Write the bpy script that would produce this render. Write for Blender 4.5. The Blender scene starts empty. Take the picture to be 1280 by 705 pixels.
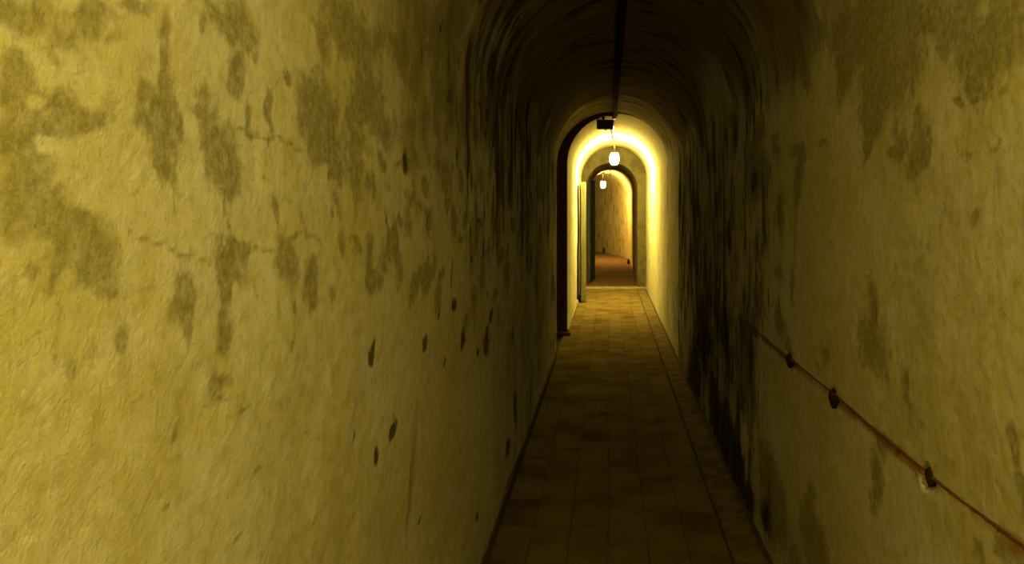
import bpy, bmesh, math, random
import numpy as np
from mathutils import Vector, Matrix

random.seed(7)
scene = bpy.context.scene
COL = scene.collection

# ------------------------------------------------------------------ camera
F, VX, VY, EYE = 1000.0, 760.0, 258.0, 1.50      # focal length (px), vanishing point (px), eye height (m)
cam_d = bpy.data.cameras.new('camera')
cam_d.sensor_fit = 'HORIZONTAL'; cam_d.sensor_width = 36.0
cam_d.lens = F * 36.0 / 1280.0
cam_d.shift_x = -(VX - 640.0) / 1280.0
cam_d.shift_y = -(352.5 - VY) / 1280.0
cam_d.clip_start = 0.02; cam_d.clip_end = 100
cam = bpy.data.objects.new('camera', cam_d); COL.objects.link(cam)
cam.location = (0, 0, EYE); cam.rotation_euler = (math.radians(90), 0, 0)
scene.camera = cam

# ------------------------------------------------------------------ world, exposure, lamp power
world = bpy.data.worlds.new('world'); scene.world = world
world.use_nodes = True
world.node_tree.nodes['Background'].inputs[0].default_value = (0, 0, 0, 1)   # underground: no sky
world.node_tree.nodes['Background'].inputs[1].default_value = 0
vs = scene.view_settings
vs.view_transform = 'Standard'; vs.look = 'None'; vs.gamma = 1.0
vs.use_curve_mapping = False
vs.exposure = 0.0
LAMP_COLOR = (1.0, 0.90, 0.36)
LAMP_STRENGTH = 1200.0        # the fresh bulb in mid passage
NEAR_STRENGTH = 245.0        # older, weaker bulbs
FAR_STRENGTH = 950.0

# ------------------------------------------------------------------ helpers
def at(px, py, X=None, Z=None, Y=None):
    """photo pixel -> point on the plane X=..., Z=... or Y=..."""
    dx, dz = (px - VX) / F, -(py - VY) / F
    if X is not None: t = X / dx
    elif Z is not None: t = (Z - EYE) / dz
    else: t = Y
    return Vector((dx * t, t, EYE + dz * t))

def lattice(ix, iy, seed):
    h = (ix.astype(np.int64) * 374761393 + iy.astype(np.int64) * 668265263 + seed * 974634777) & 0xFFFFFFFF
    h = ((h ^ (h >> 13)) * 1274126177) & 0xFFFFFFFF
    return ((h ^ (h >> 16)) & 0xFFFF) / 65535.0

def vnoise(x, y, seed=0):
    x = np.asarray(x, float); y = np.asarray(y, float)
    ix, iy = np.floor(x), np.floor(y)
    fx, fy = x - ix, y - iy
    fx = fx * fx * (3 - 2 * fx); fy = fy * fy * (3 - 2 * fy)
    a = lattice(ix, iy, seed); b = lattice(ix + 1, iy, seed)
    c = lattice(ix, iy + 1, seed); d = lattice(ix + 1, iy + 1, seed)
    return (a * (1 - fx) + b * fx) * (1 - fy) + (c * (1 - fx) + d * fx) * fy

def sstep(a, b, x):
    t = np.clip((x - a) / (b - a), 0, 1)
    return t * t * (3 - 2 * t)

def tag(o, label=None, cat=None, group=None, kind=None):
    if label: o['label'] = label
    if cat: o['category'] = cat
    if group: o['group'] = group
    if kind: o['kind'] = kind
    return o

def link(name, me, mat=None, parent=None):
    o = bpy.data.objects.new(name, me); COL.objects.link(o)
    if mat is not None and me is not None: me.materials.append(mat)
    if parent is not None: o.parent = parent
    return o

def empty(name, loc):
    o = bpy.data.objects.new(name, None); COL.objects.link(o); o.location = loc
    o.empty_display_size = 0.05
    return o

def bm_obj(name, bm, mat, parent=None, smooth=False):
    me = bpy.data.meshes.new(name)
    bmesh.ops.recalc_face_normals(bm, faces=bm.faces)
    bm.to_mesh(me); bm.free()
    if smooth:
        for p in me.polygons: p.use_smooth = True
    return link(name, me, mat, parent)

def add_box(bm, x0, x1, y0, y1, z0, z1, bevel=0.0, M=None):
    r = bmesh.ops.create_cube(bm, size=1.0)
    for v in r['verts']:
        v.co = Vector((x0 + (v.co.x + .5) * (x1 - x0), y0 + (v.co.y + .5) * (y1 - y0), z0 + (v.co.z + .5) * (z1 - z0)))
    vs_ = r['verts']
    if bevel > 0:
        es = list({e for v in vs_ for e in v.link_edges})
        g = bmesh.ops.bevel(bm, geom=es, offset=bevel, segments=1, affect='EDGES', clamp_overlap=True)
        vs_ = list({v for f in g['faces'] for v in f.verts} | {v for v in vs_ if v.is_valid})
    if M is not None:
        for v in vs_: v.co = M @ v.co

def add_tube(bm, pts, r, n=10, caps=True):
    pts = [Vector(p) for p in pts]
    rs = r if isinstance(r, (list, tuple)) else [r] * len(pts)
    rings = []
    for i, p in enumerate(pts):
        t = (pts[min(i + 1, len(pts) - 1)] - pts[max(i - 1, 0)]).normalized()
        ref = Vector((0, 0, 1)) if abs(t.z) < .9 else Vector((1, 0, 0))
        u = t.cross(ref).normalized(); w = u.cross(t)
        rings.append([bm.verts.new(p + (u * math.cos(2 * math.pi * k / n) + w * math.sin(2 * math.pi * k / n)) * rs[i]) for k in range(n)])
    for a, b in zip(rings, rings[1:]):
        for k in range(n): bm.faces.new((a[k], a[(k + 1) % n], b[(k + 1) % n], b[k]))
    if caps:
        bm.faces.new(rings[0]); bm.faces.new(rings[-1])

def add_lathe(bm, prof, c=(0, 0, 0), n=20):
    c = Vector(c)
    rings = []
    for r, z in prof:
        if r < 1e-6: rings.append([bm.verts.new(c + Vector((0, 0, z)))])
        else: rings.append([bm.verts.new(c + Vector((r * math.cos(2 * math.pi * k / n), r * math.sin(2 * math.pi * k / n), z))) for k in range(n)])
    for a, b in zip(rings, rings[1:]):
        for k in range(n):
            q = [a[k % len(a)], a[(k + 1) % len(a)], b[(k + 1) % len(b)], b[k % len(b)]]
            u = []
            for v in q:
                if v not in u: u.append(v)
            if len(u) > 2: bm.faces.new(u)

# ------------------------------------------------------------------ materials
class NT:
    def __init__(s, name):
        s.m = bpy.data.materials.new(name); s.m.use_nodes = True
        s.t = s.m.node_tree; s.b = s.t.nodes['Principled BSDF']
    def n(s, typ, **k):
        x = s.t.nodes.new(typ)
        for a, v in k.items(): setattr(x, a, v)
        return x
    def l(s, a, b): s.t.links.new(a, b)
    def put(s, sock, v):
        if isinstance(v, bpy.types.NodeSocket): s.l(v, sock)
        else: sock.default_value = v
    def math(s, op, a, b=0.0, clamp=False):
        x = s.n('ShaderNodeMath', operation=op, use_clamp=clamp); s.put(x.inputs[0], a); s.put(x.inputs[1], b); return x.outputs[0]
    def noise(s, vec, scale, detail=4, rough=.55, dist=0.0):
        x = s.n('ShaderNodeTexNoise'); x.inputs['Scale'].default_value = scale; x.inputs['Detail'].default_value = detail
        x.inputs['Roughness'].default_value = rough; x.inputs['Distortion'].default_value = dist
        if vec is not None: s.l(vec, x.inputs['Vector'])
        return x.outputs['Fac']
    def mapv(s, vec, sc):
        x = s.n('ShaderNodeMapping'); x.inputs['Scale'].default_value = sc; s.l(vec, x.inputs['Vector']); return x.outputs[0]
    def ss(s, v, a, b, lo=0.0, hi=1.0):
        x = s.n('ShaderNodeMapRange', interpolation_type='SMOOTHSTEP'); s.put(x.inputs[0], v)
        x.inputs[1].default_value = a; x.inputs[2].default_value = b; x.inputs[3].default_value = lo; x.inputs[4].default_value = hi
        return x.outputs[0]
    def mix(s, f, a, b):
        x = s.n('ShaderNodeMix', data_type='RGBA'); s.put(x.inputs[0], f)
        for i, c in ((6, a), (7, b)):
            s.put(x.inputs[i], c if isinstance(c, bpy.types.NodeSocket) else (*c, 1.0))
        return x.outputs[2]
    def attr(s, name): return s.n('ShaderNodeAttribute', attribute_name=name).outputs['Fac']
    def bump(s, h, strength, dist, prev=None):
        x = s.n('ShaderNodeBump'); x.inputs['Strength'].default_value = strength; x.inputs['Distance'].default_value = dist
        s.l(h, x.inputs['Height'])
        if prev is not None: s.l(prev, x.inputs['Normal'])
        return x.outputs[0]

def plaster(name, base_a, base_b, stain_c, mold_c, rust_c, earth_c=(.17, .115, .04)):
    k = NT(name)
    uv = k.n('ShaderNodeUVMap', uv_map='UVMap').outputs[0]       # u = metres along the tunnel, v = metres up the wall and over the vault
    broad = k.noise(uv, 2.2, 5, .6)
    grain = k.noise(uv, 38, 3, .6)
    fine = k.noise(uv, 160, 2, .5)
    fl = k.mapv(uv, (6.0, 1.7, 1)); drip = k.noise(fl, 1.0, 5, .62, .4)
    fl2 = k.mapv(uv, (17.0, 4.0, 1)); drip2 = k.noise(fl2, 1.0, 4, .6, .3)
    c = k.mix(k.ss(k.math('ADD', k.math('MULTIPLY', broad, .5), k.math('MULTIPLY', k.noise(uv, 17, 4, .65), .5)), .38, .62), base_a, base_b)
    c = k.mix(k.math('MULTIPLY', k.ss(grain, .45, .75), .30), c, stain_c)
    # brown soot and earth tone of the vault
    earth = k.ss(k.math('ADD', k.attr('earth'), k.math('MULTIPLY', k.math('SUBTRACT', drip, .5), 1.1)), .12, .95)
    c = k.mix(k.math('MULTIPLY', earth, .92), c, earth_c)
    # hand-placed damp stains with ragged edges
    rag = k.math('ADD', k.math('MULTIPLY', k.math('SUBTRACT', grain, .5), .65), k.math('MULTIPLY', k.math('SUBTRACT', drip2, .5), .6))
    st = k.ss(k.math('ADD', k.attr('stain'), rag), .14, .66)
    mott = k.ss(k.noise(uv, 55, 4, .7), .25, .7, .40, .88)
    c = k.mix(k.math('MULTIPLY', st, mott), c, stain_c)
    # dark mould specks and drips
    ml = k.attr('mold')
    m1 = k.ss(k.math('ADD', drip, k.math('MULTIPLY', ml, .30)), .66, .80)
    m2 = k.ss(k.math('ADD', drip2, k.math('MULTIPLY', ml, .27)), .68, .82)
    m = k.math('MULTIPLY', k.math('MAXIMUM', m1, m2), k.ss(ml, .02, .25, 0, .85))
    c = k.mix(m, c, mold_c)
    dk = k.ss(k.math('ADD', k.attr('dark'), rag), .26, .72, 0, .88)
    c = k.mix(dk, c, mold_c)
    ru = k.ss(k.math('ADD', k.attr('rust'), k.math('MULTIPLY', rag, .8)), .25, .75, 0, .75)
    c = k.mix(ru, c, rust_c)
    k.l(c, k.b.inputs['Base Color'])
    k.b.inputs['Roughness'].default_value = .82
    k.b.inputs['Specular IOR Level'].default_value = 0.0
    b1 = k.bump(k.noise(uv, 24, 5, .6), .42, .012)
    b2 = k.bump(fine, .30, .003, b1)
    k.l(b2, k.b.inputs['Normal'])
    return k.m

def plain(name, a, b, rough=.7, metal=0.0, scale=20, bump=.2, bd=.004, detail=4, stretch=(1, 1, 1), spec=0.0):
    k = NT(name)
    ob = k.n('ShaderNodeTexCoord').outputs['Object']
    v = k.mapv(ob, stretch)
    nz = k.noise(v, scale, detail, .6)
    k.l(k.mix(k.ss(nz, .35, .68), a, b), k.b.inputs['Base Color'])
    k.b.inputs['Specular IOR Level'].default_value = spec
    k.b.inputs['Roughness'].default_value = rough; k.b.inputs['Metallic'].default_value = metal
    if bump: k.l(k.bump(nz, bump, bd), k.b.inputs['Normal'])
    return k.m

M_PLASTER = plaster('stained_lime_plaster', (.60, .535, .335), (.52, .44, .16), (.22, .18, .055), (.045, .036, .014), (.28, .11, .03))
M_OCHRE = plaster('ochre_plaster', (.58, .44, .17), (.46, .32, .09), (.22, .16, .045), (.07, .05, .016), (.28, .11, .03))
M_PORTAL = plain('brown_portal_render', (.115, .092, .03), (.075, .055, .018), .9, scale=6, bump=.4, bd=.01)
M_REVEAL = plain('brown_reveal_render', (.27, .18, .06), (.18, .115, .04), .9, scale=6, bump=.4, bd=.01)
M_BED = plain('dark_mortar_bed', (.11, .072, .02), (.07, .046, .014), .95, scale=30)
M_KERB = plain('worn_kerb_concrete', (.17, .115, .035), (.10, .062, .02), .85, scale=9, bump=.3)
M_EARTH = plain('red_brown_floor_screed', (.17, .085, .03), (.11, .055, .02), .9, scale=7, bump=.3)
M_SILL = plain('worn_stone_sill', (.33, .25, .09), (.22, .16, .055), .7, scale=12, bump=.3)
M_IRON = plain('dark_painted_iron', (.032, .022, .013), (.05, .03, .016), .75, 0, scale=25, bump=.2)
M_BROWN = plain('brown_painted_iron', (.085, .045, .018), (.055, .03, .014), .8, 0, scale=14, bump=.3)
M_STEEL = plain('galvanised_conduit', (.30, .27, .20), (.20, .17, .12), .42, .7, scale=30, bump=.1, spec=.5)
M_RUST = plain('rusty_iron', (.22, .085, .025), (.11, .045, .018), .85, .1, scale=120, bump=.5)
M_DOORG = plain('grey_green_door_paint', (.27, .27, .15), (.20, .20, .11), .55, 0, scale=10, bump=.15, stretch=(1, 1, .2))
M_DOORD = plain('dark_green_door_paint', (.05, .055, .03), (.03, .032, .02), .5, 0, scale=10, bump=.15, stretch=(1, 1, .2))
M_STONE = plain('dark_rubble', (.07, .05, .03), (.04, .03, .02), .9, scale=20, bump=.5)

def tile_material():
    k = NT('worn_floor_slab')
    ob = k.n('ShaderNodeTexCoord').outputs['Object']
    rnd = k.n('ShaderNodeObjectInfo').outputs['Random']
    geo = k.n('ShaderNodeNewGeometry').outputs['Position']
    n1 = k.noise(geo, 3.0, 5, .6); n2 = k.noise(geo, 45, 4, .6)
    c = k.mix(k.ss(n1, .3, .7), (.175, .118, .022), (.082, .046, .012))
    c = k.mix(k.math('MULTIPLY', rnd, .45), c, (.19, .13, .04))
    c = k.mix(k.ss(n2, .5, .75, 0, .55), c, (.05, .03, .012))
    k.l(c, k.b.inputs['Base Color'])
    k.b.inputs['Roughness'].default_value = .8; k.b.inputs['Specular IOR Level'].default_value = 0.0
    k.l(k.bump(n2, .35, .004), k.b.inputs['Normal'])
    return k.m
M_TILE = tile_material()

def lamp_material(strength):
    k = NT('lit_frosted_glass')
    k.b.inputs['Base Color'].default_value = (.8, .75, .6, 1)
    k.b.inputs['Roughness'].default_value = .3
    k.b.inputs['Emission Color'].default_value = (*LAMP_COLOR, 1)
    k.b.inputs['Emission Strength'].default_value = strength
    return k.m

# ------------------------------------------------------------------ tunnel sections
# profile: left wall (0..1), vault (1..2), right wall (2..3) with the numbers of steps given
def profile(L, R, spring, crown, nw, na, foot=-0.03):
    pts, v = [], []
    a, cx, b = (R - L) / 2, (L + R) / 2, crown - spring
    for i in range(nw + 1): pts.append((L, foot + (spring - foot) * i / nw))
    for i in range(1, na):
        t = math.pi * (1 - i / na); pts.append((cx + a * math.cos(t), spring + b * math.sin(t)))
    for i in range(nw + 1): pts.append((R, spring + (foot - spring) * i / nw))
    p = np.array(pts)
    s = np.concatenate([[0], np.cumsum(np.hypot(*np.diff(p, axis=0).T))])
    return p, s

class Frame:            # straight tunnel: x across, u along
    @staticmethod
    def place(u, x): return x, u
    @staticmethod
    def normal(nx): return nx, 0 * nx

def grid_mesh(name, P, UV, attrs, smooth=True):
    """P: (nu, nv, 3). Faces look towards the inside of the tunnel."""
    nu, nv = P.shape[:2]
    me = bpy.data.meshes.new(name)
    idx = np.arange(nu * nv).reshape(nu, nv)
    q = np.stack([idx[:-1, :-1], idx[:-1, 1:], idx[1:, 1:], idx[1:, :-1]], -1).reshape(-1, 4)
    me.vertices.add(nu * nv); me.vertices.foreach_set('co', P.reshape(-1).astype(np.float32))
    me.loops.add(q.size); me.loops.foreach_set('vertex_index', q.reshape(-1).astype(np.int32))
    me.polygons.add(len(q)); me.polygons.foreach_set('loop_start', np.arange(0, q.size, 4, dtype=np.int32))
    me.update(calc_edges=True)
    uvl = me.uv_layers.new(name='UVMap')
    uvl.data.foreach_set('uv', UV.reshape(-1, 2)[q.reshape(-1)].reshape(-1).astype(np.float32))
    for k, a in attrs.items():
        at_ = me.attributes.new(k, 'FLOAT', 'POINT'); at_.data.foreach_set('value', a.reshape(-1).astype(np.float32))
    me.polygons.foreach_set('use_smooth', np.ones(len(q), bool))
    me.validate()
    return me

def section(us, prof, s, nw, na, names, labels, attr_fn, place=None, rough=1.0, mat=M_PLASTER, pits=None):
    us = np.asarray(us)
    nu, nv = len(us), len(prof)
    U, S = np.meshgrid(us, s, indexing='ij')
    X = np.broadcast_to(prof[:, 0], (nu, nv)).copy(); Z = np.broadcast_to(prof[:, 1], (nu, nv)).copy()
    # outward normal of the profile
    d = np.gradient(prof, axis=0); nn = np.stack([-d[:, 1], d[:, 0]], -1); nn /= np.linalg.norm(nn, axis=1)[:, None]
    off = ((vnoise(U * 1.7, S * 1.7, 3) - .5) * .016 + (vnoise(U * 7, S * 7, 4) - .5) * .006 + (vnoise(U * 23, S * 23, 5) - .5) * .0022) * rough
    off -= .004
    if pits is not None:
        off = -.004 + (off + .004) * (1 - .85 * np.where(X > .6, np.exp(-((Z - .92) / .07) ** 2), 0))
        off = off + pits(U, X, Z)
    X += nn[:, 0] * off; Z += nn[:, 1] * off
    A = attr_fn(U, X, Z, S)
    if place is None: PX, PY = X, U
    else: PX, PY = place(U, X)
    P = np.stack([PX, PY, Z], -1)
    UV = np.stack([U, S], -1)
    out = []
    for (a, b), nm, lb in zip(((0, nw + 1), (nw, nw + na + 1), (nw + na, nv)), names, labels):
        me = grid_mesh(nm, P[:, a:b], UV[:, a:b], {k: v[:, a:b] for k, v in A.items()})
        o = link(nm, me, mat); tag(o, lb, 'ceiling' if nm == 'ceiling' else 'wall', kind='structure'); out.append(o)
    return out

def ring_wall(name, y, inner, outer, mat, label, parent=None, attrs=None):
    """a flat face across the tunnel between two profiles of equal length"""
    P = np.stack([np.column_stack([inner[:, 0], np.full(len(inner), y), inner[:, 1]]),
                  np.column_stack([outer[:, 0], np.full(len(inner), y), outer[:, 1]])], 0)
    UV = np.stack([inner, outer], 0)
    z = np.zeros(P.shape[:2])
    me = grid_mesh(name, P, UV, attrs or {'stain': z, 'mold': z + .3, 'earth': z + .3, 'dark': z, 'rust': z})
    for p in me.polygons: p.use_smooth = False
    o = link(name, me, mat, parent)
    if parent is None: tag(o, label, 'wall', kind='structure')
    return o

NL, NR, NSPRING, NCROWN = -.52, .70, 1.99, 2.60

# ---- stains of the left wall: photo pixel centre, half sizes in pixels, strength
L_STAIN = [
 (12,95,22,30,.8),(40,140,55,38,.9),(95,145,40,22,.8),(115,140,16,24,.8),(20,190,40,50,.8),(15,270,38,55,.85),(60,300,55,40,.9),(100,330,34,34,.8),(60,350,55,18,.7),
 (30,15,75,28,.75),(110,20,40,24,.75),(160,8,30,14,.6),(135,58,13,13,.75),(55,60,30,10,.4),
 (206,75,8,48,.85),(207,130,15,48,1),(180,135,20,30,.95),(192,165,28,34,.9),(190,205,20,30,1),
 (253,132,11,24,.9),(265,165,17,30,1),(280,200,18,30,1),(283,165,8,24,.7),(272,245,4,40,.55),
 (290,25,34,32,.8),(268,8,26,16,.7),(253,42,6,18,.7),(297,92,9,34,1),(308,145,4,14,.9),(320,62,4,8,.8),(337,125,5,24,.95),(340,155,3,14,.7),(357,88,6,8,.9),(345,95,6,4,.6),
 (398,135,26,45,1),(405,175,24,32,1),(414,205,12,30,.9),(412,255,5,30,.7),(402,45,10,32,.7),(440,40,36,44,.8),(455,130,22,50,.8),(438,215,12,42,.85),(455,235,8,22,.7),(445,185,22,24,.7),
 (500,60,22,30,.6),(530,20,34,26,.6),(475,155,22,26,.7),(556,122,16,24,.85),(510,200,10,22,.8),(500,208,18,5,.6),(512,250,3,30,.7),
 (277,322,26,22,.95),(272,350,18,26,.95),(268,395,9,30,.85),(268,438,13,24,.95),(305,372,5,24,.6),(343,340,15,30,.95),(376,358,11,34,.95),(350,395,5,20,.5),(413,312,6,14,.8),(402,388,5,14,.6),(484,312,5,38,.95),(404,340,4,10,.6),
 (212,392,17,40,1),(216,430,10,30,.85),(134,396,10,18,.8),(50,410,10,60,.45),(65,460,12,20,.45),(265,500,18,12,.7),(258,488,6,10,.7),(290,515,14,6,.5),(208,553,12,12,.7),(312,602,5,5,.8),(198,616,6,6,.7),(292,664,6,6,.7),(370,508,4,4,.8),(245,480,4,6,.6),
 (275,285,4,34,.7),(336,268,4,28,.8),(367,250,3,30,.5),(325,200,3,26,.4),(205,260,3,40,.4),(155,265,4,14,.5),(450,330,4,20,.6),(352,440,4,14,.6),
 (30,120,10,10,-1),(40,180,14,16,-.8),(100,250,24,40,-.6),
]
L_CRACK = [([(160,292),(180,306),(212,316),(240,322),(262,332)],3,.55),([(290,316),(315,310),(342,312),(358,298),(372,291),(392,296),(400,306)],3,.5),
 ([(296,160),(312,168),(326,172),(334,178),(346,174),(356,180),(380,190)],3,.55),([(412,100),(424,70),(428,40)],2,.3),([(258,488),(270,500),(292,496)],3,.5),([(243,110),(256,132)],3,.5),([(206,180),(206,290)],2,.35),([(412,230),(412,275)],3,.6)]
L_DARK = [(485,541,4,15,1),(467,570,4,12,.8),(489,520,3,12,.6),(460,440,4,16,.8),(437,543,2,12,.7),(566,380,5,12,.8),(580,424,3,14,.9),(607,428,4,22,1),(597,442,3,10,.7),(545,390,3,10,.6),
 (505,205,5,16,.8),(357,88,4,6,.5),(525,430,3,10,.7),(634,560,4,14,.9),(612,395,3,14,.8),(553,452,3,10,.5),(525,647,2,8,.7),(560,120,10,16,.5),(640,420,3,14,.6),(594,645,3,8,.7)]
R_STAIN = [
 (1100,20,60,60,1),(1112,90,42,60,1),(1170,10,50,30,.8),(1090,150,18,30,.85),(1085,180,10,22,.8),(1128,170,10,26,.7),(1200,20,32,50,.9),(1235,60,40,50,.95),(1225,100,24,20,.7),(1262,30,40,60,.9),(1060,30,24,40,.7),
 (1153,195,13,38,1),(1150,160,9,24,.8),(1120,192,9,10,.8),(1203,134,9,9,.8),(1228,112,12,5,.8),(1244,98,10,5,.8),(1215,196,9,9,.6),(1235,288,9,16,.8),(1257,168,5,8,.6),(1263,115,8,10,.6),(1190,255,6,5,.5),
 (1000,187,10,14,.9),(1028,175,6,8,.8),(1010,95,6,22,.9),(1050,88,10,34,.9),(1030,40,12,30,.6),(945,220,12,40,1),(960,215,5,25,.8),(990,60,14,40,.7),
 (1098,390,9,50,.7),(1092,430,18,36,.75),(1108,445,10,50,.6),(1135,490,8,30,.7),(1147,540,8,12,.4),(1097,600,8,44,.85),(1102,552,8,16,.8),(1030,438,10,14,.5),(1020,448,6,8,.6),
 (928,455,13,62,1),(938,510,8,40,.9),(965,620,17,55,1),(958,580,10,24,.8),(1018,680,20,40,.95),(1012,630,6,30,.7),(990,690,10,30,.7),(1275,560,8,24,.8),(1278,610,9,30,.8),(1262,692,20,20,.9),(1225,690,14,20,.6),(1180,560,20,12,.35),(1170,300,10,30,.25),
]
R_DARK = [(880,420,9,60,1),(868,470,8,50,1),(892,500,10,46,1),(908,545,12,50,1),(922,590,12,46,1),(935,625,10,40,.9),(905,410,6,40,.8),(915,300,5,30,.7),(900,250,6,40,.6),(870,330,5,40,.6),(945,225,7,26,.6),(955,640,10,30,.7),(1124,569,3,7,.9),(1245,660,4,8,.9),(1098,548,3,8,.5),(944,413,3,8,.8)]

# many small drips and mould flecks of the damp stretch
rg = random.Random(11)
for _ in range(230):
    px = 430 + 262 * rg.random() ** .75; hi_ = 30 + 350 * rg.random() ** 1.35
    py = hi_ * (1 if px < 600 else 1.0) + rg.uniform(-30, 60) * (px - 430) / 260
    sc_ = (VX - px) / 330
    L_STAIN.append((px, py, rg.uniform(2.5, 8) * (.35 + .8 * sc_), rg.uniform(8, 34) * (.5 + .6 * sc_), rg.uniform(.5, .95)))
for _ in range(110):
    px = 520 + 172 * rg.random() ** .8; py = 20 + 440 * rg.random() ** 1.2
    sc_ = (VX - px) / 250
    L_DARK.append((px, py, rg.uniform(.8, 2.2) * (.4 + .8 * sc_), rg.uniform(6, 24) * (.5 + .6 * sc_), rg.uniform(.3, .7)))
for _ in range(70):
    px = 1010 - 155 * rg.random() ** .8; py = 40 + 420 * rg.random()
    sc_ = (px - VX) / 200
    R_STAIN.append((px, py, rg.uniform(2, 7) * (.4 + .7 * sc_), rg.uniform(8, 34) * (.5 + .6 * sc_), rg.uniform(.5, .95)))

def blobs(plane_x, lst, Y, Z):
    out = np.zeros_like(Y)
    for px, py, rx, ry, w in lst:
        c = at(px, py, X=plane_x)
        ryy = abs(plane_x) * F * abs(1 / (abs(px - VX) - rx) - 1 / (abs(px - VX) + rx)) / 2
        rzz = ry * c.y / F
        d = np.sqrt(((Y - c.y) / (ryy * 1.25)) ** 2 + ((Z - c.z) / (rzz * 1.25)) ** 2)
        f = w * np.clip(1.22 - d, 0, 1)
        if w > 0: out = np.maximum(out, f)
        else: out = np.clip(out + f, 0, 1)
    return out

def cracks(plane_x, lst, Y, Z):
    out = np.zeros_like(Y)
    for pts, w, k in lst:
        c = [at(px, py, X=plane_x) for px, py in pts]
        for a, b in zip(c, c[1:]):
            dy, dz = b.y - a.y, b.z - a.z
            t = np.clip(((Y - a.y) * dy + (Z - a.z) * dz) / (dy * dy + dz * dz), 0, 1)
            d = np.hypot(Y - a.y - t * dy, Z - a.z - t * dz)
            out = np.maximum(out, k * np.clip(1.2 - d / (w * 2.4 * a.y / F), 0, 1))
    return out

PITS = [(1160, 597, 10, 17), (1043, 498, 5.5, 14), (988, 451, 4.5, 10)]
def pit_depth(U, X, Z):
    d = np.zeros_like(U)
    right = X > .6
    for px, py, rx, ry in PITS:
        c = at(px, py, X=NR)
        ryy = NR * F * rx / (px - VX) ** 2; rzz = ry * c.y / F
        k = np.abs((U - c.y) / ryy) + np.abs((Z - c.z) / rzz)
        d = np.maximum(d, np.where(right, .045 * sstep(1.25, .75, k), 0))
    return d

def near_attrs(U, X, Z, S):
    wy = U * (1 + (vnoise(U * 9 / np.maximum(U, .5), Z * 9, 21) - .5) * .05); wz = Z + (vnoise(U * 8, Z * 8, 22) - .5) * .05
    left, right = X < -.3, X > .5
    fy = U + (vnoise(U * 30, Z * 30, 23) - .5) * .035 * np.clip(U / 2, .3, 1.5); fz = Z + (vnoise(U * 30, Z * 30, 24) - .5) * .035
    flat = Z < 2.2
    st = np.where(left & flat, np.maximum(blobs(NL, L_STAIN, wy + fy - U, wz + fz - Z), cracks(NL, L_CRACK, U + (fy - U) * .3, Z + (fz - Z) * .3)), 0) + np.where(right & flat, blobs(NR, R_STAIN, wy + fy - U, wz + fz - Z), 0)
    dk = np.where(left & flat, blobs(NL, L_DARK, fy, fz), 0) + np.where(right & flat, blobs(NR, R_DARK, wy + fy - U, wz + fz - Z), 0)
    # damp, mouldy stretch of the passage: high on the left wall, all over the right wall past three metres
    lo = np.where(X < .09, sstep(1.5, 3.4, U) * sstep(.75, 1.75, Z) * .42 + sstep(2.2, 4.5, U) * .28, sstep(2.4, 4.6, U) * .66)
    hi = .22 + .22 * sstep(1.5, 3.5, U)
    k = sstep(1.75, 2.35, Z)
    ml = lo * (1 - k) + hi * k + (vnoise(U * 1.6, S * 1.3, 71) - .5) * .5 * sstep(1.2, 2.5, U)
    ml = np.clip(ml, 0, 1)
    # brown, sooty plaster on the vault
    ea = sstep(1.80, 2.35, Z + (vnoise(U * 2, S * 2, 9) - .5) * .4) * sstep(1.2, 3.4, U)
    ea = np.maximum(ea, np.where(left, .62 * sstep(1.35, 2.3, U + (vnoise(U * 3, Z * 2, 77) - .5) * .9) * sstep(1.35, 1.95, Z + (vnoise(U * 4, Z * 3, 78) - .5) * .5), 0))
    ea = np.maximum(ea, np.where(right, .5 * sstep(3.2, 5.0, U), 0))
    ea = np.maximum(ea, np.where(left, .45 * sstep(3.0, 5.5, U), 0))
    rod_z = .921 + .014 * sstep(1.8, 1.3, U)
    ru = np.where(right & (U < 4.3), np.exp(-((Z - (rod_z - .012)) / .022) ** 2) * (.35 + .65 * vnoise(U * 6, Z * 3, 31)), 0)
    return {'stain': st, 'mold': ml, 'earth': ea, 'dark': dk, 'rust': ru}

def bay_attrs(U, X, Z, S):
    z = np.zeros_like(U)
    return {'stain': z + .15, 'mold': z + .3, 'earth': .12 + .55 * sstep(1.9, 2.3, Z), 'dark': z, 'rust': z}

def far_attrs(m, e, rust=0.0):
    def f(U, X, Z, S):
        z = np.zeros_like(U)
        return {'stain': z + .15 * vnoise(U * 2, S * 1.2, 41), 'mold': z + m, 'earth': z + e, 'dark': z, 'rust': z + rust}
    return f

# near passage, from behind the photographer to 7.9 m
us = [-4.0]
while us[-1] < 7.9: us.append(us[-1] + max(.0062 * us[-1], .0055 if us[-1] > .45 else .05))
us[-1] = 7.9
NW, NA = 250, 96
pr, sr = profile(NL, NR, NSPRING, NCROWN, NW, NA)
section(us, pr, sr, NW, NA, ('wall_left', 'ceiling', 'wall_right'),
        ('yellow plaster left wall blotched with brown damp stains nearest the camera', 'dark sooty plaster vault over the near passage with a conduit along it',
         'olive plaster right wall with a rusty rod and broken pits'), near_attrs, pits=pit_depth)

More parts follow.
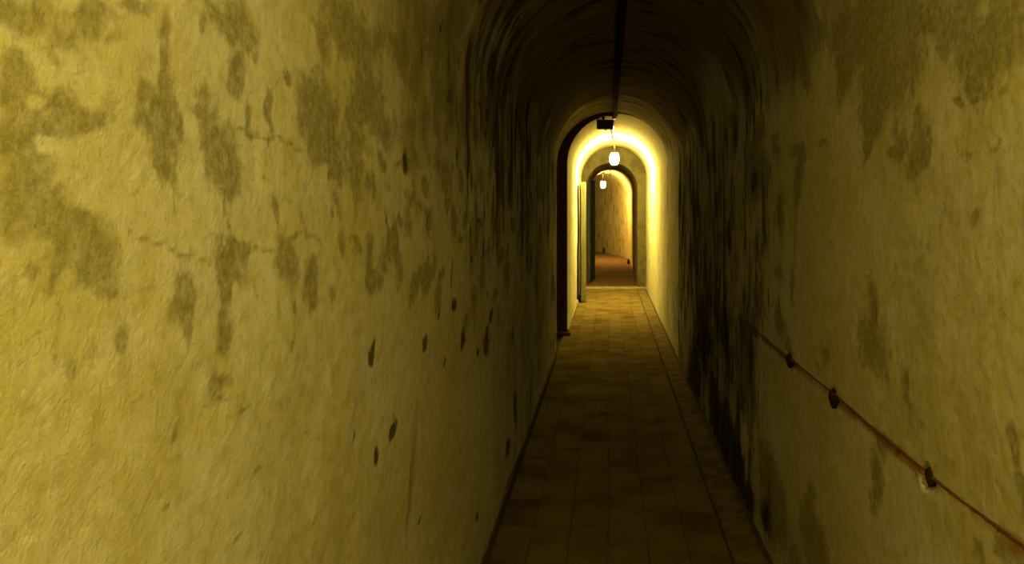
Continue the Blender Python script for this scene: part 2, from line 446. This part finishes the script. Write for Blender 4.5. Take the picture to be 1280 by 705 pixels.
# short wider bay, then the lamp-lit stretch, then the low portal
nw, na = 40, 40
us_b = np.arange(7.9, 9.41, .05)
p_near, _ = profile(NL, NR, NSPRING, NCROWN, nw, na)
p_bay, s_bay = profile(-.60, .704, 1.99, 2.61, nw, na)
p_lamp, s_lamp = profile(-.485, .703, 2.00, 2.595, nw, na)
p_door, s_door = profile(-.41, .54, 1.83, 2.30, nw, na)
p_bend, s_bend = profile(-.62, .61, 1.85, 2.46, nw, na)
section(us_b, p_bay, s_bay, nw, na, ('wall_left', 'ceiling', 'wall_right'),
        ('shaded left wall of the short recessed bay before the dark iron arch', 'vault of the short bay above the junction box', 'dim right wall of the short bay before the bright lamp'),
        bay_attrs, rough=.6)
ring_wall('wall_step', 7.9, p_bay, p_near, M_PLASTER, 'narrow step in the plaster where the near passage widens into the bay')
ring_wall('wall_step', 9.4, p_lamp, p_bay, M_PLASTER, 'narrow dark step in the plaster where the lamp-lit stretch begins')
us_c = np.arange(9.4, 14.61, .05)
section(us_c, p_lamp, s_lamp, nw, na, ('wall_left', 'ceiling', 'wall_right'),
        ('pale left wall beside the brightest lamp, behind the grey-green door', 'glowing plaster vault right above the brightest lamp', 'brightly lit pale right wall beside the brightest lamp'),
        far_attrs(.12, .05), rough=.8)
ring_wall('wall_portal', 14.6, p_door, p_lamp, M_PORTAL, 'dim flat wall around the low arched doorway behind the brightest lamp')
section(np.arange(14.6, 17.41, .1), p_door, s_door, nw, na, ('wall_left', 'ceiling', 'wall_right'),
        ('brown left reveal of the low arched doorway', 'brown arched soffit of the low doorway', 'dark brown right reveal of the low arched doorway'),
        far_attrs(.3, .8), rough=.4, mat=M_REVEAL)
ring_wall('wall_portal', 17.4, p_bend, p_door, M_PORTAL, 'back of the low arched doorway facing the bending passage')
# bending passage
steps = np.arange(0, 16.01, .1)
hd = np.radians(21 * sstep(3.9, 8.6, steps) + 32 * sstep(9.5, 13, steps))
cx = np.concatenate([[0], np.cumsum(-np.sin(hd[:-1]) * .1)]); cy = 17.4 + np.concatenate([[0], np.cumsum(np.cos(hd[:-1]) * .1)])
def place_bend(U, X):
    t = U - 17.4
    h = np.interp(t, steps, hd); bx = np.interp(t, steps, cx); by = np.interp(t, steps, cy)
    return bx + X * np.cos(h), by + X * np.sin(h)
section(17.4 + steps, p_bend, s_bend, nw, na, ('wall_left', 'ceiling', 'wall_right'),
        ('inner wall of the far bending passage', 'vault of the far bending passage round the small far lamp', 'ochre outer wall of the far bending passage seen through the doorway'),
        far_attrs(.36, .28), place=place_bend, mat=M_OCHRE)

# ------------------------------------------------------------------ floor
bm = bmesh.new(); add_box(bm, -.66, .76, -4.0, 14.56, -.12, -.007)
floor = bm_obj('floor', bm, M_BED); tag(floor, 'dark slab-paved floor of the passage leading to the doorway', 'floor', kind='structure')
TW, TL, T0 = .1745, .35, -.523
def tile_mesh(w, l, h=.022, bv=.002):
    b = bmesh.new()
    x, y = w / 2, l / 2
    lo = [b.verts.new((sx * x, sy * y, -h)) for sx, sy in ((-1, -1), (1, -1), (1, 1), (-1, 1))]
    mi = [b.verts.new((sx * x, sy * y, -bv)) for sx, sy in ((-1, -1), (1, -1), (1, 1), (-1, 1))]
    up = [b.verts.new((sx * (x - bv), sy * (y - bv), 0)) for sx, sy in ((-1, -1), (1, -1), (1, 1), (-1, 1))]
    for a, c in ((lo, mi), (mi, up)):
        for k in range(4): b.faces.new((a[k], a[(k + 1) % 4], c[(k + 1) % 4], c[k]))
    b.faces.new(up)
    me = bpy.data.meshes.new('floor_slab'); b.to_mesh(me); b.free(); me.materials.append(M_TILE)
    return me
tm = tile_mesh(TW - .004, TL - .004)
th = tile_mesh(TW - .004, TL / 2 - .005)
START, END = .6, 14.55
for c in range(6):
    x = T0 + TW * (c + .5)
    y = START
    half = c % 2 == 1
    while y < END - .1:
        l = TL / 2 if half and y == START else min(TL, END - y)
        if l > TL - .01: me = tm
        elif abs(l - TL / 2) < .01: me = th
        else: me = tile_mesh(TW - .004, l - .005)
        o = bpy.data.objects.new('floor_slab', me); COL.objects.link(o); o.parent = floor
        o.location = (x + random.uniform(-.0015, .0015), y + l / 2, random.uniform(-.004, .0))
        o.rotation_euler = (random.uniform(-.006, .006), random.uniform(-.012, .012), random.uniform(-.006, .006))
        y += l
bm = bmesh.new()
for c in range(6):
    x = T0 + TW * (c + .5)
    for r in range(int(4.5 / TL)):
        y1 = START - r * TL
        add_box(bm, x - TW / 2 + .0035, x + TW / 2 - .0035, y1 - TL + .007, y1 - .001, -.022, -.001)
o = bm_obj('slabs_behind', bm, M_TILE, floor); tag(o, kind='stuff')
# right-hand kerb strip in long stones
y = -4.0; i = 0
kerb = None
while y < 14.5:
    l = min(.92, 14.55 - y)
    bm = bmesh.new(); add_box(bm, .530, .668, y + .003, y + l - .003, -.05, .012 + random.uniform(-.003, .003), .006)
    o = bm_obj('kerb_stone', bm, M_KERB, floor)
    y += l
# skirting along the left foot of the walls
bm = bmesh.new(); add_box(bm, -.535, -.505, -4.0, 7.9, -.03, .075, .008)
tag(bm_obj('baseboard_left', bm, M_KERB), 'low rough plinth along the foot of the near left wall', 'baseboard', kind='structure')
bm = bmesh.new(); add_box(bm, -.49, -.462, 9.45, 14.55, -.03, .05, .008)
tag(bm_obj('baseboard_left', bm, M_SILL), 'pale low plinth along the left wall by the brightest lamp', 'baseboard', kind='structure')
# doorway floor, sills, bend floor
bm = bmesh.new(); add_box(bm, -.60, .74, 14.53, 14.72, -.12, .030, .012)
tag(bm_obj('trim_1', bm, M_SILL), 'pale stone sill catching the light across the low doorway', 'sill', kind='structure')
bm = bmesh.new(); add_box(bm, -.50, .60, 14.70, 17.3, -.12, -.002)
tag(bm_obj('floor', bm, M_EARTH), 'dark brown floor inside the low arched doorway', 'floor', kind='structure')
bm = bmesh.new(); add_box(bm, -.55, .60, 17.28, 17.60, -.12, .02, .01)
tag(bm_obj('trim_2', bm, M_KERB), 'dull brown sill at the far end of the low doorway', 'sill', kind='structure')
tt = np.arange(.15, 16.01, .2)
P = np.zeros((len(tt), 9, 3)); xs = np.linspace(-.68, .68, 9)
for i, t in enumerate(tt):
    X_, Y_ = place_bend(np.full(9, 17.4 + t), xs)
    P[i, :, 0] = X_[::-1]; P[i, :, 1] = Y_[::-1]
P[..., 2] = (vnoise(P[..., 0] * 4, P[..., 1] * 4, 60) - .5) * .012
me = grid_mesh('floor', P, P[..., :2], {})
tag(link('floor', me, M_EARTH), 'red-brown floor of the far bending passage', 'floor', kind='structure')

# ------------------------------------------------------------------ iron arch on the left edge of the lamp-lit stretch
def half_arch(name, inner, outer, y0, y1, mat, parent=None):
    b = bmesh.new()
    k = nw + na // 2 + 1
    rows = []
    for i in range(k):
        pi, po = inner[i], outer[i]
        rows.append([b.verts.new((po[0], y0, po[1])), b.verts.new((pi[0], y0, pi[1])), b.verts.new((pi[0], y1, pi[1])), b.verts.new((po[0], y1, po[1]))])
    for a, c in zip(rows, rows[1:]):
        for j in range(4): b.faces.new((a[j], a[(j + 1) % 4], c[(j + 1) % 4], c[j]))
    b.faces.new(rows[0]); b.faces.new(rows[-1])
    return bm_obj(name, b, mat, parent)
inn, _ = profile(-.478, .69, 2.0, 2.578, nw, na, foot=0.0)
out_, _ = profile(-.597, .70, 1.99, 2.612, nw, na, foot=0.0)
t = half_arch('trim_3', inn, out_, 9.345, 9.395, M_BROWN)
tag(t, 'dark iron half arch framing the left side before the lit stretch', 'arch frame', kind='structure')
bm = bmesh.new(); add_box(bm, -.60, -.435, 9.27, 9.36, 0.0, .035, .006)
bm_obj('foot_plate', bm, M_RUST, t)

# ------------------------------------------------------------------ lamps
def lamp(loc, top, label, strength):
    """loc: bottom centre of the glass; top: height of the vault above"""
    r = empty('ceiling_lamp', loc)
    h = top - loc[2]
    tag(r, label, 'lamp', 'bare passage lamps')
    b = bmesh.new()
    add_lathe(b, [(0, -.02), (.030, -.015), (.052, .002), (.067, .034), (.072, .075), (.068, .12), (.056, .15), (.048, .165), (0, .166)], n=20)
    bm_obj('glass_globe', b, lamp_material(strength), r, True)
    b = bmesh.new()
    add_lathe(b, [(0, .165), (.052, .166), (.056, .172), (.056, .195), (.040, .21), (.018, .215), (0, .216)], n=20)
    bm_obj('cap', b, M_IRON, r, True)
    b = bmesh.new(); add_tube(b, [(0, 0, .21), (0, 0, h + .006)], .009, 8)
    bm_obj('stem', b, M_STEEL, r, True)
    b = bmesh.new(); add_lathe(b, [(0, h - .025), (.035, h - .024), (.04, h - .015), (.04, h + .012), (0, h + .012)], n=16)
    bm_obj('ceiling_rose', b, M_IRON, r, True)
    return r
lamp((.10, 12.5, 2.165), 2.588, 'brightest bare lamp hanging from the vault in mid passage', LAMP_STRENGTH)
lamp((-.135, 22.0, 2.02), 2.43, 'small far lamp glowing in the bending passage through the doorway', FAR_STRENGTH)
lamp((.20, -.40, 2.02), 2.575, 'lamp on the vault behind the photographer lighting the near walls', NEAR_STRENGTH)

# ------------------------------------------------------------------ conduits and junction box under the vault
CX, CZ = .075, 2.555
cd = empty('ceiling_conduit', (CX, 0, CZ))
tag(cd, 'dark conduit running along the crown of the near vault', 'conduit')
bm = bmesh.new(); add_tube(bm, [(0, -.75, .0), (0, 3, -.004), (0, 6, .002), (-.0, 9.4, 0)], .024, 12)
bm_obj('pipe', bm, M_IRON, cd, True)
for yy in (1.2, 3.4, 5.5, 7.6):
    bm = bmesh.new(); add_tube(bm, [(0, yy - .03, 0), (0, yy + .03, 0)], .029, 12)
    add_box(bm, -.012, .012, yy - .012, yy + .012, .012, .04, .003)
    bm_obj('saddle_clip', bm, M_IRON, cd)
bm = bmesh.new(); add_tube(bm, [(0, 9.36, 0), (0, 9.44, 0)], .031, 12)
bm_obj('coupling', bm, M_STEEL, cd, True)

thin = empty('lamp_conduit', (CX, 9.44, CZ))
tag(thin, 'thin bright conduit from the junction box to the brightest lamp', 'conduit')
bm = bmesh.new(); add_tube(bm, [(-.005, 0, 0), (.0, 1.2, -.002), (.022, 3.0, -.004)], .011, 8)
bm_obj('pipe', bm, M_STEEL, thin, True)
bm = bmesh.new(); add_tube(bm, [(-.065, .45, -.06), (-.058, .7, -.045), (-.035, 1.5, -.004), (.0, 2.9, -.02)], .008, 8)
bm_obj('cable', bm, M_IRON, thin, True)

jb = empty('junction_box', (-.04, 9.62, 2.475))
tag(jb, 'dark metal junction box hung under the vault from a bar', 'junction box')
bm = bmesh.new(); add_box(bm, -.095, .105, -.06, .06, -.045, .062, .008)
bm_obj('box', bm, M_IRON, jb)
bm = bmesh.new(); add_box(bm, -.085, .095, -.068, -.058, -.036, .053, .003)
bm_obj('cover_plate', bm, M_IRON, jb)
bm = bmesh.new(); add_tube(bm, [(.015, -.02, -.043), (.015, -.02, -.066)], .014, 10)
bm_obj('cable_gland', bm, M_STEEL, jb, True)
bm = bmesh.new(); add_box(bm, -.165, .15, -.245, -.215, .085, .110, .004)
bm_obj('hanger_bar', bm, M_IRON, jb)
bm = bmesh.new(); add_box(bm, -.03, .0, -.235, .03, .055, .1, .004)
bm_obj('bracket', bm, M_IRON, jb)

sc = empty('doorway_conduit', (.05, 14.65, 2.27))
tag(sc, 'thin conduit on the soffit of the low doorway with a bright drop end', 'conduit')
bm = bmesh.new(); add_tube(bm, [(0, 0, 0), (0, 2.6, 0), (0, 2.68, -.02), (0, 2.7, -.12)], .011, 8)
bm_obj('pipe', bm, M_STEEL, sc, True)

# ------------------------------------------------------------------ doors
def door(name, hinge, free, z0, z1, mat, label, thick=.022, flip=1):
    h, f = Vector((*hinge, 0)), Vector((*free, 0))
    w = (f - h).length
    ang = math.atan2(f.y - h.y, f.x - h.x)
    r = empty(name, (h.x, h.y, z0)); r.rotation_euler = (0, 0, ang)
    tag(r, label, 'door', kind='structure')
    H = z1 - z0; T = thick
    bm = bmesh.new(); add_box(bm, 0, w, -T, T, 0, H, .004); leaf = bm_obj('leaf', bm, mat, r)
    for s in (-1, 1):
        for za, zb in ((.0, .13), (H * .48, H * .48 + .12), (H - .12, H)):
            bm = bmesh.new(); add_box(bm, .0, w, s * T - .008, s * T + .008, za + .002, zb - .002, .003); bm_obj('rail', bm, mat, leaf)
        for xa, xb in ((.0, .1), (w - .1, w)):
            bm = bmesh.new(); add_box(bm, xa + .001, xb - .001, s * T - .007, s * T + .007, .002, H - .002, .003); bm_obj('stile', bm, mat, leaf)
    for zz in (.25, H - .3):
        bm = bmesh.new(); add_tube(bm, [(-.012, flip * T, zz), (-.012, flip * T, zz + .12)], .012, 8); bm_obj('hinge', bm, M_IRON, r)
    bm = bmesh.new(); add_tube(bm, [(w - .06, T, H * .53), (w - .06, T + .05, H * .53), (w - .06, T + .05, H * .53 + .12), (w - .06, T, H * .53 + .12)], .008, 8)
    bm_obj('handle', bm, M_IRON, r)
    return r
door('door_1', (-.435, 13.26), (-.382, 12.47), .012, 1.875, M_DOORG, 'grey-green door standing open against the left wall by the brightest lamp', thick=.03)
door('door_2', (-.375, 15.60), (-.292, 16.45), .012, 2.02, M_DOORD, 'dark door leaf standing open inside the low arched doorway')

# ------------------------------------------------------------------ rusty rod on the right wall
RZ = .920
rod = empty('wall_rod', (NR - .004, 0, RZ))
tag(rod, 'thin rusty rod running along the right wall at waist height', 'rod')
pts = [(-.002 + .0015 * math.sin(v * 5.1), v, .003 * math.sin(v * 3.3) + .0015 * math.sin(v * 11) + .014 * float(sstep(1.8, 1.3, v))) for v in np.arange(.3, 4.25, .08)]
bm = bmesh.new(); add_tube(bm, pts, [.0030 + .0008 * math.sin(i * 1.9) for i in range(len(pts))], 8)
bm_obj('rod', bm, M_RUST, rod, True)
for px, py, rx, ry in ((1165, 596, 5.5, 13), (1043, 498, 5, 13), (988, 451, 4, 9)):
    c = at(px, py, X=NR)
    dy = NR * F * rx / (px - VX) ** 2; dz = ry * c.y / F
    bm = bmesh.new()                      # dark lozenge added in each pit; the first stands for the pit's shade
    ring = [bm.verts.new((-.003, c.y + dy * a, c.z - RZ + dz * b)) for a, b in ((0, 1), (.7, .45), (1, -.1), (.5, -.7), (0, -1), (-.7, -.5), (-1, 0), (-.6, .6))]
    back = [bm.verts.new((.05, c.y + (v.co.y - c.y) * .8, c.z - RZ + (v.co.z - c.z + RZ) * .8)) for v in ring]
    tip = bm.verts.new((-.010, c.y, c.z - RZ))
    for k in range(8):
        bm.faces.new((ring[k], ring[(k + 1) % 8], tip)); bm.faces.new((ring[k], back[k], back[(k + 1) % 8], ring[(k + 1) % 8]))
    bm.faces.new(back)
    bm_obj('dark_pit_plug', bm, M_IRON, rod)

# ------------------------------------------------------------------ small things at the foot of the far wall
def lump(name, loc, sx, sy, sz, mat, label, cat):
    b = bmesh.new(); bmesh.ops.create_icosphere(b, subdivisions=2, radius=1)
    for v in b.verts:
        n = v.co.copy()
        k = 1 + .18 * math.sin(n.x * 3.1 + n.z * 2.3) + .12 * math.sin(n.y * 4.7 + n.x)
        v.co = Vector((n.x * sx * k, n.y * sy * k, (max(n.z, -.8) + .8) * sz / 1.8))
    o = bm_obj(name, b, mat); o.location = loc
    return tag(o, label, cat)
def foot_of_bend(px):
    """point on the floor just inside the outer wall of the bend, in the direction of a photo column"""
    U = np.linspace(20, 30, 2001); x, y = place_bend(U, np.full_like(U, .53))
    k = int(np.argmin(np.abs(x / y - (px - VX) / F)))
    return (float(x[k]), float(y[k]), -.004)
lump('rubble_stone', foot_of_bend(754.5), .05, .06, .20, M_STONE, 'small dark upright stone at the foot of the far ochre wall', 'stone')
lump('rubble_stone', foot_of_bend(785.5), .038, .06, .15, M_STONE, 'small dark stone at the right end of the far ochre wall', 'stone')
